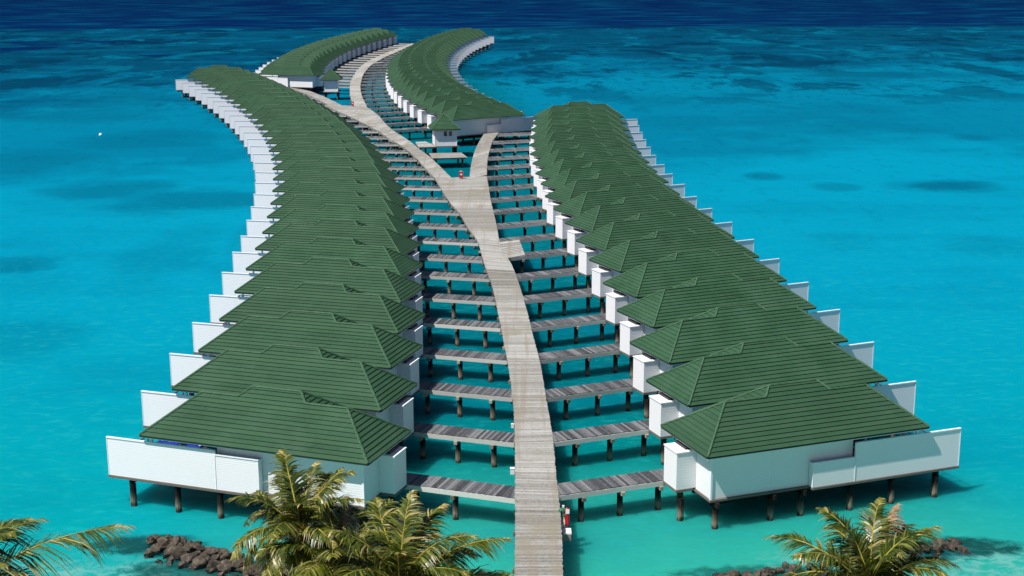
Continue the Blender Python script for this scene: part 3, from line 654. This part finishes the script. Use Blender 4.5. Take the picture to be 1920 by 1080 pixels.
# ------------------------------------------------------------------ kiosks
def kiosk(loc, th, w, d, ww, wd, label, windows):
    r = empty('kiosk', (loc[0], loc[1], 0), th); tag(r, label, 'kiosk')
    m = MB(); h = 2.25; c = (0, 0, EAVE+h); q = [(-w/2,-d/2,EAVE),(w/2,-d/2,EAVE),(w/2,d/2,EAVE),(-w/2,d/2,EAVE)]
    for i in range(4): roof_face(m, [q[i], q[(i+1)%4], c], .19)
    rf = part('roof', m.mesh('roof', [ROOF, DARKLIP]), r)
    m = MB()
    for p in q: m.bar((p[0],p[1],p[2]+.04), (c[0],c[1],c[2]+.05), .07)
    part('ridge_cap', m.mesh('ridge_cap', CAP), rf)
    m = MB(); e = .03
    m.box(-w/2,w/2,-d/2-e,-d/2+e,EAVE-.12,EAVE+.01); m.box(-w/2,w/2,d/2-e,d/2+e,EAVE-.12,EAVE+.01); m.box(-w/2-e,-w/2+e,-d/2+e+.001,d/2-e-.001,EAVE-.12,EAVE+.01); m.box(w/2-e,w/2+e,-d/2+e+.001,d/2-e-.001,EAVE-.12,EAVE+.01)
    m.box(-w/2+.05,w/2-.05,-d/2+.05,d/2-.05,EAVE-.07,EAVE-.05); part('eave_board', m.mesh('eave_board', EAVEM), rf)
    m = MB(); m.box(-ww/2,ww/2,-wd/2,wd/2,FL-.02,EAVE-.075); wl_ = part('wall', m.mesh('wall', BOXW), r)
    for sx in (-1,1):
        m = MB(); m.box(sx*ww/2-.05,sx*ww/2+.05,-wd/2-.05,-wd/2+.05,FL-.02,EAVE-.08); part('corner_trim', m.mesh('corner_trim', TRIM), wl_)
    for wx in windows:
        m = MB(); m.box(wx-.26,wx+.26,-wd/2-.02,-wd/2+.02,EAVE-1.1,EAVE-.35); g = part('window', m.mesh('window', GLASS), r)
        m = MB(); m.box(wx-.30,wx-.262,-wd/2-.04,-wd/2,EAVE-1.14,EAVE-.31); m.box(wx+.262,wx+.30,-wd/2-.04,-wd/2,EAVE-1.14,EAVE-.31); m.box(wx-.30,wx+.30,-wd/2-.042,-wd/2-.002,EAVE-1.18,EAVE-1.142); part('frame', m.mesh('frame', TRIM), g)
    m = MB(); m.box(-ww/2-.35,ww/2+.35,-wd/2-.3,wd/2+.3,FL-.2,FL-.025); part('floor', m.mesh('floor', SLAB), r)
    for sx in (-1,1):
        for sy in (-1,0,1):
            m = MB(); m.cyl(0,0,-1.9,FL-.202,.17,.16,9); part('pile', m.mesh('pile', PILE), r, (sx*(ww/2-.1), sy*(wd/2-.1), 0))
    return r
kiosk((-10.95,228.2), .16, 4.7, 5.2, 3.5, 4.2, 'square green roofed kiosk with two dark windows near the right branch', (-.05,.75))
kiosk((-41.2,323.4), .04, 4.7, 5.2, 3.0, 3.9, 'small windowless green roofed kiosk by the far curved boardwalk', ())

# ------------------------------------------------------------------ small things
def fire_box(loc, label, sc=1.0):
    r = empty('fire_cabinet', loc); tag(r, label, 'fire cabinet', 'red fire cabinets on the boardwalks')
    m = MB(); m.box(-.26*sc,.26*sc,-.18*sc,.18*sc,.12,.95*sc); part('cabinet', m.mesh('cabinet', RED), r)
    m = MB(); m.box(-.28*sc,.28*sc,-.20*sc,.20*sc,.951*sc,1.0*sc); m.cyl(0,0,1.001*sc,1.12*sc,.2*sc,.08*sc,10); part('lid', m.mesh('lid', PINK), r)
    m = MB(); m.box(-.2*sc,-.14*sc,-.1,.1,0,.118); m.box(.14*sc,.2*sc,-.1,.1,0,.118); part('foot', m.mesh('foot', GREY), r)
    m = MB(); m.box(-.10*sc,.12*sc,-.186*sc,-.181*sc,.52*sc,.74*sc); part('notice', m.mesh('notice', TRIM), r)
    return r
PINK = m_plain('faded_red_lid', (0.55,0.14,0.16), 0.5, 0.3)
fire_box((-6.95,191.4,FL), 'bright red fire cabinet standing in the notch of the main fork', 1.0)
fire_box((-32.6,288.6,FL), 'small red fire cabinet at the far second junction', .95)
r = empty('service_step', (2.86,71.2,0)); tag(r, 'small white service step hung on the right side of the boardwalk near the shore', 'step')
m = MB(); m.box(-.28,.30,-.75,-.05,FL-.62,FL-.54); part('platform', m.mesh('platform', TRIM), r)
m = MB(); m.box(-.26,.28,-.74,-.70,FL-1.0,FL-.621); m.box(-.26,-.2,-.69,1.5,FL-.75,FL-.622); part('bracket', m.mesh('bracket', BEAM), r)
m = MB(); m.box(-.28,-.02,-.04,1.2,FL-.62,FL-.3,0,.9); part('side_board', m.mesh('side_board', BEAM), r)
r = empty('fire_extinguisher', (2.98,71.5,FL-.54)); tag(r, 'tall red fire extinguisher with white tag on the service step', 'fire extinguisher')
m = MB(); m.cyl(0,0,.02,.95,.125,.125,14); m.cyl(0,0,.951,1.05,.12,.05,14); part('cylinder', m.mesh('cylinder', RED, smooth=False), r)
m = MB(); m.cyl(0,0,1.051,1.14,.045,.04,10); m.box(-.10,.12,-.03,.03,1.141,1.17); part('valve', m.mesh('valve', DARK), r)
m = MB(); m.box(-.10,.10,-.150,-.126,.74,1.0); part('notice', m.mesh('notice', TRIM), r)
r = empty('hose_reel', (2.72,72.35,FL-.45)); tag(r, 'green coiled garden hose hanging between boardwalk and first right jetty', 'hose')
m = MB(); R_ = .27; prev = None
for k in range(81):
    a = k/80*2*math.pi*5; rr = R_-.002*k*.6; p = Vector((rr*math.cos(a)*1.1+.05, -.1-.0025*k, .40+rr*math.sin(a)*.9))
    if prev is not None: m.bar(prev, p, .022, 5)
    prev = p
prev = Vector((.3,-.3,.4))
for k in range(1,13):
    p = Vector((.3-.06*k, -.3-.03*k, .4+.12*math.sin(k*.5)-.055*k)); m.bar(prev, p, .03, 5); prev = p
part('hose', m.mesh('hose', GREENH), r)
m = MB(); m.box(.0,.12,-.06,.02,.1,.75); part('bracket', m.mesh('bracket', TRIM), r)
def sbox(loc, s, label):
    r = empty('junction_box', loc); tag(r, label, 'junction box', None)
    m = MB(); m.box(-.13*s,.13*s,-.12*s,.12*s,0,.34*s); part('case', m.mesh('case', TRIM), r)
    m = MB(); m.box(-.14*s,.14*s,-.135*s,.135*s,.341*s,.38*s); part('lid', m.mesh('lid', TRIM), r)
sbox((-.02,78.9,FL-.35), 1.0, 'white junction box on the left edge of the boardwalk between first two left jetties')
sbox((.0,87.2,FL-.30), .7, 'tiny white junction box on the left edge of boardwalk by the second left jetty')
# swim buoy
r = empty('buoy', (-75.6,257.3,0)); tag(r, 'tiny white buoy floating alone on open water at the left', 'buoy')
bm = bmesh.new(); bmesh.ops.create_uvsphere(bm, u_segments=12, v_segments=8, radius=.32); me = bpy.data.meshes.new('float'); bm.to_mesh(me); bm.free(); me.materials.append(TRIM); part('float', me, r, (0,0,.12))
m = MB(); m.cyl(0,0,.4,.62,.05,.04,8); part('ring', m.mesh('ring', GREY), r)
# blue lounger on the first left villa's terrace
def villa_pt(nm, i, u, v, zz):
    x, y, th = dict((a, b) for a, b, c in ROWS)[nm][i]; sg = -1 if nm in ('left','back') else 1
    return (x+(u-LN)*sg*math.cos(th)-v*math.sin(th), y+(u-LN)*sg*math.sin(th)+v*math.cos(th), zz), th
def lounger(nm, i, u, v, rot, label, fabric):
    p, th = villa_pt(nm, i, u, v, FL-.05); r = empty('sun_lounger', p, th+rot); tag(r, label, 'sun lounger', 'sun loungers on villa terraces')
    m = MB(); m.box(-1.0,1.0,-.33,.33,.22,.27); part('frame', m.mesh('frame', TRIM), r)
    m = MB(); m.box(-.98,.38,-.31,.31,.272,.36); m.add([(.38,-.31,.272),(.38,.31,.272),(.98,.31,.66),(.98,-.31,.66),(.38,-.31,.36),(.38,.31,.36),(.93,.31,.74),(.93,-.31,.74)],[(0,3,2,1),(4,7,6,5),(0,1,5,4),(1,2,6,5),(2,3,7,6),(3,0,4,7)][:] ); part('cushion', m.mesh('cushion', fabric), r)
    for sx in (-.9,.8):
        for sy in (-.28,.28): m = MB(); m.box(sx-.03,sx+.03,sy-.03,sy+.03,0,.219); part('leg', m.mesh('leg', TRIM), r)
lounger('left', 0, 16.0, 5.1, 0.03, 'royal blue sun lounger on the first left villa terrace, outer end', BLUE)
lounger('left', 0, 14.3, 5.05, -0.05, 'royal blue sun lounger closer to the glass door of the first left villa', BLUE)
lounger('right', 0, 12.3, 4.9, 0.0, 'dark cushioned sun lounger under the roof edge of the first right villa', DARK)
lounger('right', 1, 15.6, 4.9, 0.0, 'dark cushioned sun lounger on the terrace of the second right villa', DARK)

# ------------------------------------------------------------------ breakwater boulders
def boulder_mesh(k):
    bm = bmesh.new(); bmesh.ops.create_icosphere(bm, subdivisions=3, radius=.56)
    rs = random.Random(k); off = Vector((rs.uniform(0,50), rs.uniform(0,50), rs.uniform(0,50)))
    planes = [(Vector((rs.gauss(0,1), rs.gauss(0,1), rs.gauss(0,1))).normalized(), rs.uniform(.22,.42)) for _ in range(12)]
    for v in bm.verts:
        p = v.co.copy()
        for n, d in planes:
            e = p.dot(n)-d
            if e > 0: p -= n*e
        p += p.normalized()*(.05*mnoise.noise(p*5+off)+.02*mnoise.noise(p*14+off))
        v.co = p
    me = bpy.data.meshes.new('boulder'); bm.to_mesh(me); bm.free(); me.materials.append(ROCK); return me
BM = [boulder_mesh(k) for k in range(9)]
def breakwater(path, width, n, label, group, hmax=.9, big=1.0):
    seg = [(Vector(path[i]), Vector(path[i+1])) for i in range(len(path)-1)]; tot = sum((b-a).length for a, b in seg); rs = random.Random(len(path)*31+n)
    for k in range(n):
        s = rs.random()*tot; w = rs.gauss(0,.42); w = max(-1,min(1,w))
        for a, b in seg:
            L = (b-a).length
            if s <= L: break
            s -= L
        s = min(s, L); d = (b-a)/L; nn = Vector((-d.y,d.x)); p = a+d*s+nn*w*width
        o = bpy.data.objects.new('boulder', rs.choice(BM)); link(o)
        sc = big*(rs.uniform(.40,.68) if rs.random() < .6 else rs.uniform(.65,.98))
        o.scale = (sc*rs.uniform(.8,1.25), sc*rs.uniform(.8,1.2), sc*rs.uniform(.6,.95)); o.rotation_euler = (rs.uniform(-.5,.5), rs.uniform(-.5,.5), rs.uniform(0,6.28))
        o.location = (p.x, p.y, hmax*(1-abs(w))*rs.uniform(.3,1.0)-.18)
        tag(o, label, 'boulder', group)
breakwater([(-20.3,71.9),(-18.3,71.3),(-15.8,69.7),(-13.6,68.3),(-9.8,67.2)], 1.75, 180, 'dark brown boulder heaped in the breakwater at the lower left', 'boulders of the left breakwater', .85)
breakwater([(9.3,66.8),(12.4,67.7),(15.6,68.6),(19.0,69.5),(21.6,70.6),(24.6,71.7)], 1.05, 118, 'dark brown boulder heaped in the breakwater at the lower right', 'boulders of the right breakwater', .6, .95)

# ------------------------------------------------------------------ coconut palms
def frond(mb_leaf, mb_rach, az, elev, length, droop, dry, rs, wind=(0,0)):
    n = 26; p = Vector((0,0,0)); pts = [p.copy()]; dirs = []
    hd = Vector((math.cos(az), math.sin(az), 0)); bend = rs.uniform(-.35,.35)
    for i in range(n):
        s = i/n; e = elev-droop*s**1.35; a2 = az+bend*s*s
        d = Vector((math.cos(a2)*math.cos(e), math.sin(a2)*math.cos(e), math.sin(e)))
        d += Vector((wind[0], wind[1], 0))*s*s; d.normalize()
        dirs.append(d); p = p+d*(length/n); pts.append(p.copy())
    for i in range(n):
        r0 = .040*(1-i/n)+.007; r1 = .040*(1-(i+1)/n)+.007
        mb_rach.bar(pts[i], pts[i+1], r0, 5, 1 if i < 5 else 0, .5, r1)
    m = 84; ph = rs.uniform(0,50)
    for k in range(m):
        s = .17+.83*k/(m-1); fi = min(n-1e-3, s*n); i = int(fi); base = pts[i].lerp(pts[i+1], fi-i); d = dirs[i]
        side0 = d.cross(Vector((0,0,1)))
        if side0.length < .05: side0 = Vector((-hd.y, hd.x, 0))
        side0.normalize(); up = side0.cross(d).normalized()
        prof = math.sin(math.pi*min(1, .12+.88*(1-abs((s-.45)/.62)**1.6)*.5+.0)) if False else max(.25, 1-((s-.42)/.62)**2)
        for sg in (-1, 1):
            cl = mnoise.noise(Vector((s*7.0, sg*3.3, ph)))*.9
            if rs.random() < .05+.18*dry or mnoise.noise(Vector((s*16.0, sg*5.1, ph+9))) > .46: continue
            L = 1.16*prof*rs.uniform(.6,1.15)*(length/3.8); fw = .50+.6*s+rs.uniform(-.15,.15); lift = .18-.6*dry+rs.uniform(-.22,.18)+cl; fw += cl*.5
            q = (side0*sg*1.0+d*fw+up*lift).normalized(); w = .031*rs.uniform(.7,1.25)
            nseg = 3; pp = base.copy(); prev = None; wdir = q.cross(up).normalized()
            tt = min(1, max(0.0, dry*.6+.28*rs.random()+(.40 if rs.random() < .2 else 0)-.12+(.25*(s > .9))))
            for j in range(nseg+1):
                ww = w*(1.0 if j < 2 else .75)*(1 if j < nseg else .1)
                a, b = pp-wdir*ww, pp+wdir*ww
                if prev is not None: mb_leaf.add([prev[0], prev[1], b, a], [(0,1,2,3)], 0, min(1, tt+.14*j/nseg))
                prev = (a, b)
                q = (q+Vector((wind[0]*.35, wind[1]*.35, -.30-.35*dry-rs.uniform(0,.15)))).normalized() if j else q
                pp = pp+q*(L/nseg)
def palm(base, top, n, label, length, seed, wind=(.35,.05), dryness=.2, extra=()):
    rs = random.Random(seed); r = empty('coconut_palm', base); tag(r, label, 'palm tree', 'coconut palms on the shore')
    B = Vector((0,0,0)); T = Vector(top)-Vector(base); m = MB(); N = 26; prev = None
    for i in range(N):
        t0, t1 = i/N, (i+1)/N
        def P(t): return B.lerp(T, t)+Vector((.5*math.sin(t*2.4), .3*math.sin(t*2), 0))*(1-t)*t*2
        m.bar(P(t0), P(t1), .20-.07*t0+.02, 9, 0, rs.random(), .19-.07*t1)
    part('trunk', m.mesh('trunk', TRUNK), r)
    m = MB()
    for k in range(14):
        a = rs.uniform(0,6.28); m.bar((0,0,-.35), (math.cos(a)*.32, math.sin(a)*.32, rs.uniform(-.25,.15)), .09, 6, 0, .5, .05)
    o = part('crown_heart', m.mesh('crown_heart', PETI), r, tuple(T))
    for k in range(7):
        a = k*.9; bm = bmesh.new(); bmesh.ops.create_uvsphere(bm, u_segments=10, v_segments=8, radius=.13); me = bpy.data.meshes.new('coconut'); bm.to_mesh(me); bm.free(); me.materials.append(COCO)
        c = part('coconut', me, r, tuple(T+Vector((.33*math.cos(a), .33*math.sin(a), -.38)))); c.scale = (1,1,1.25)
    sp = []
    for k in range(n):
        f = k/n; az = k*2.399963+rs.uniform(-.25,.25); elev = 1.35-1.55*f+rs.uniform(-.12,.12); sp.append((az, elev, length*rs.uniform(.88,1.08), 1.15+.6*f+rs.uniform(-.15,.25), max(0, dryness+(f-.55)*.9*rs.random()) if f > .3 else dryness*.5*rs.random()))
    for (az, elev, L, dr, dry) in sp+list(extra):
        a, b = MB(), MB(); frond(a, b, az, elev, L, dr, min(1, dry), rs, wind)
        f = part('frond', a.mesh('frond', DRYL if dry > .62 else LEAF), r, tuple(T)); part('midrib', b.mesh('midrib', [RACH, PETI]), f)
COCO = m_plain('green_brown_coconut', (0.10,0.085,0.02), 0.5, 0.4, .3)
palm((-18.4,40.0,.6), (-18.9,42.6,10.8), 22, 'coconut palm cut off by the lower left corner of the frame', 4.3, 11, (.3,.1), .15, [(.42, .62, 6.6, .8, .35), (1.0, .9, 4.6, 1.1, .1)])
palm((-8.4,44.0,.6), (-7.6,46.8,11.5), 24, 'tallest central coconut palm in front of the first left villa', 3.2, 5, (.25,.05), .3, [(1.4,1.25,2.9,.9,.15),(.9,1.1,3.1,1.0,.1),(2.2,1.1,3.0,1.3,.3)])
palm((-4.6,41.0,.7), (-3.8,43.7,10.8), 26, 'right one of the two central palms, leaning fronds beside the boardwalk', 3.5, 23, (.38,.05), .45, [(1.5,1.4,3.4,.3,.3),(1.1,1.2,3.5,.9,.3),(.1,.35,4.4,.8,.4),(.35,.75,4.2,.9,.3),(-.15,.2,4.2,.8,.5)])
palm((-7.6,41.5,.7), (-5.9,45.2,10.6), 20, 'low central coconut palm with dry drooping fronds between two taller palms', 3.6, 37, (.2,.0), .5, [(1.7,1.1,3.3,1.0,.9),(.9,.9,3.4,1.0,.95),(2.4,.8,3.4,1.1,.9)])
palm((11.6,42.0,.7), (12.5,45.4,9.9), 22, 'coconut palm in front of the right breakwater with yellow midribs', 3.5, 42, (.10,.0), .2, [(2.6,.75,4.2,1.1,.15),(1.35,1.25,3.6,.9,.2),(1.0,1.15,3.7,.9,.75),(.6,.9,3.9,1.0,.3)])
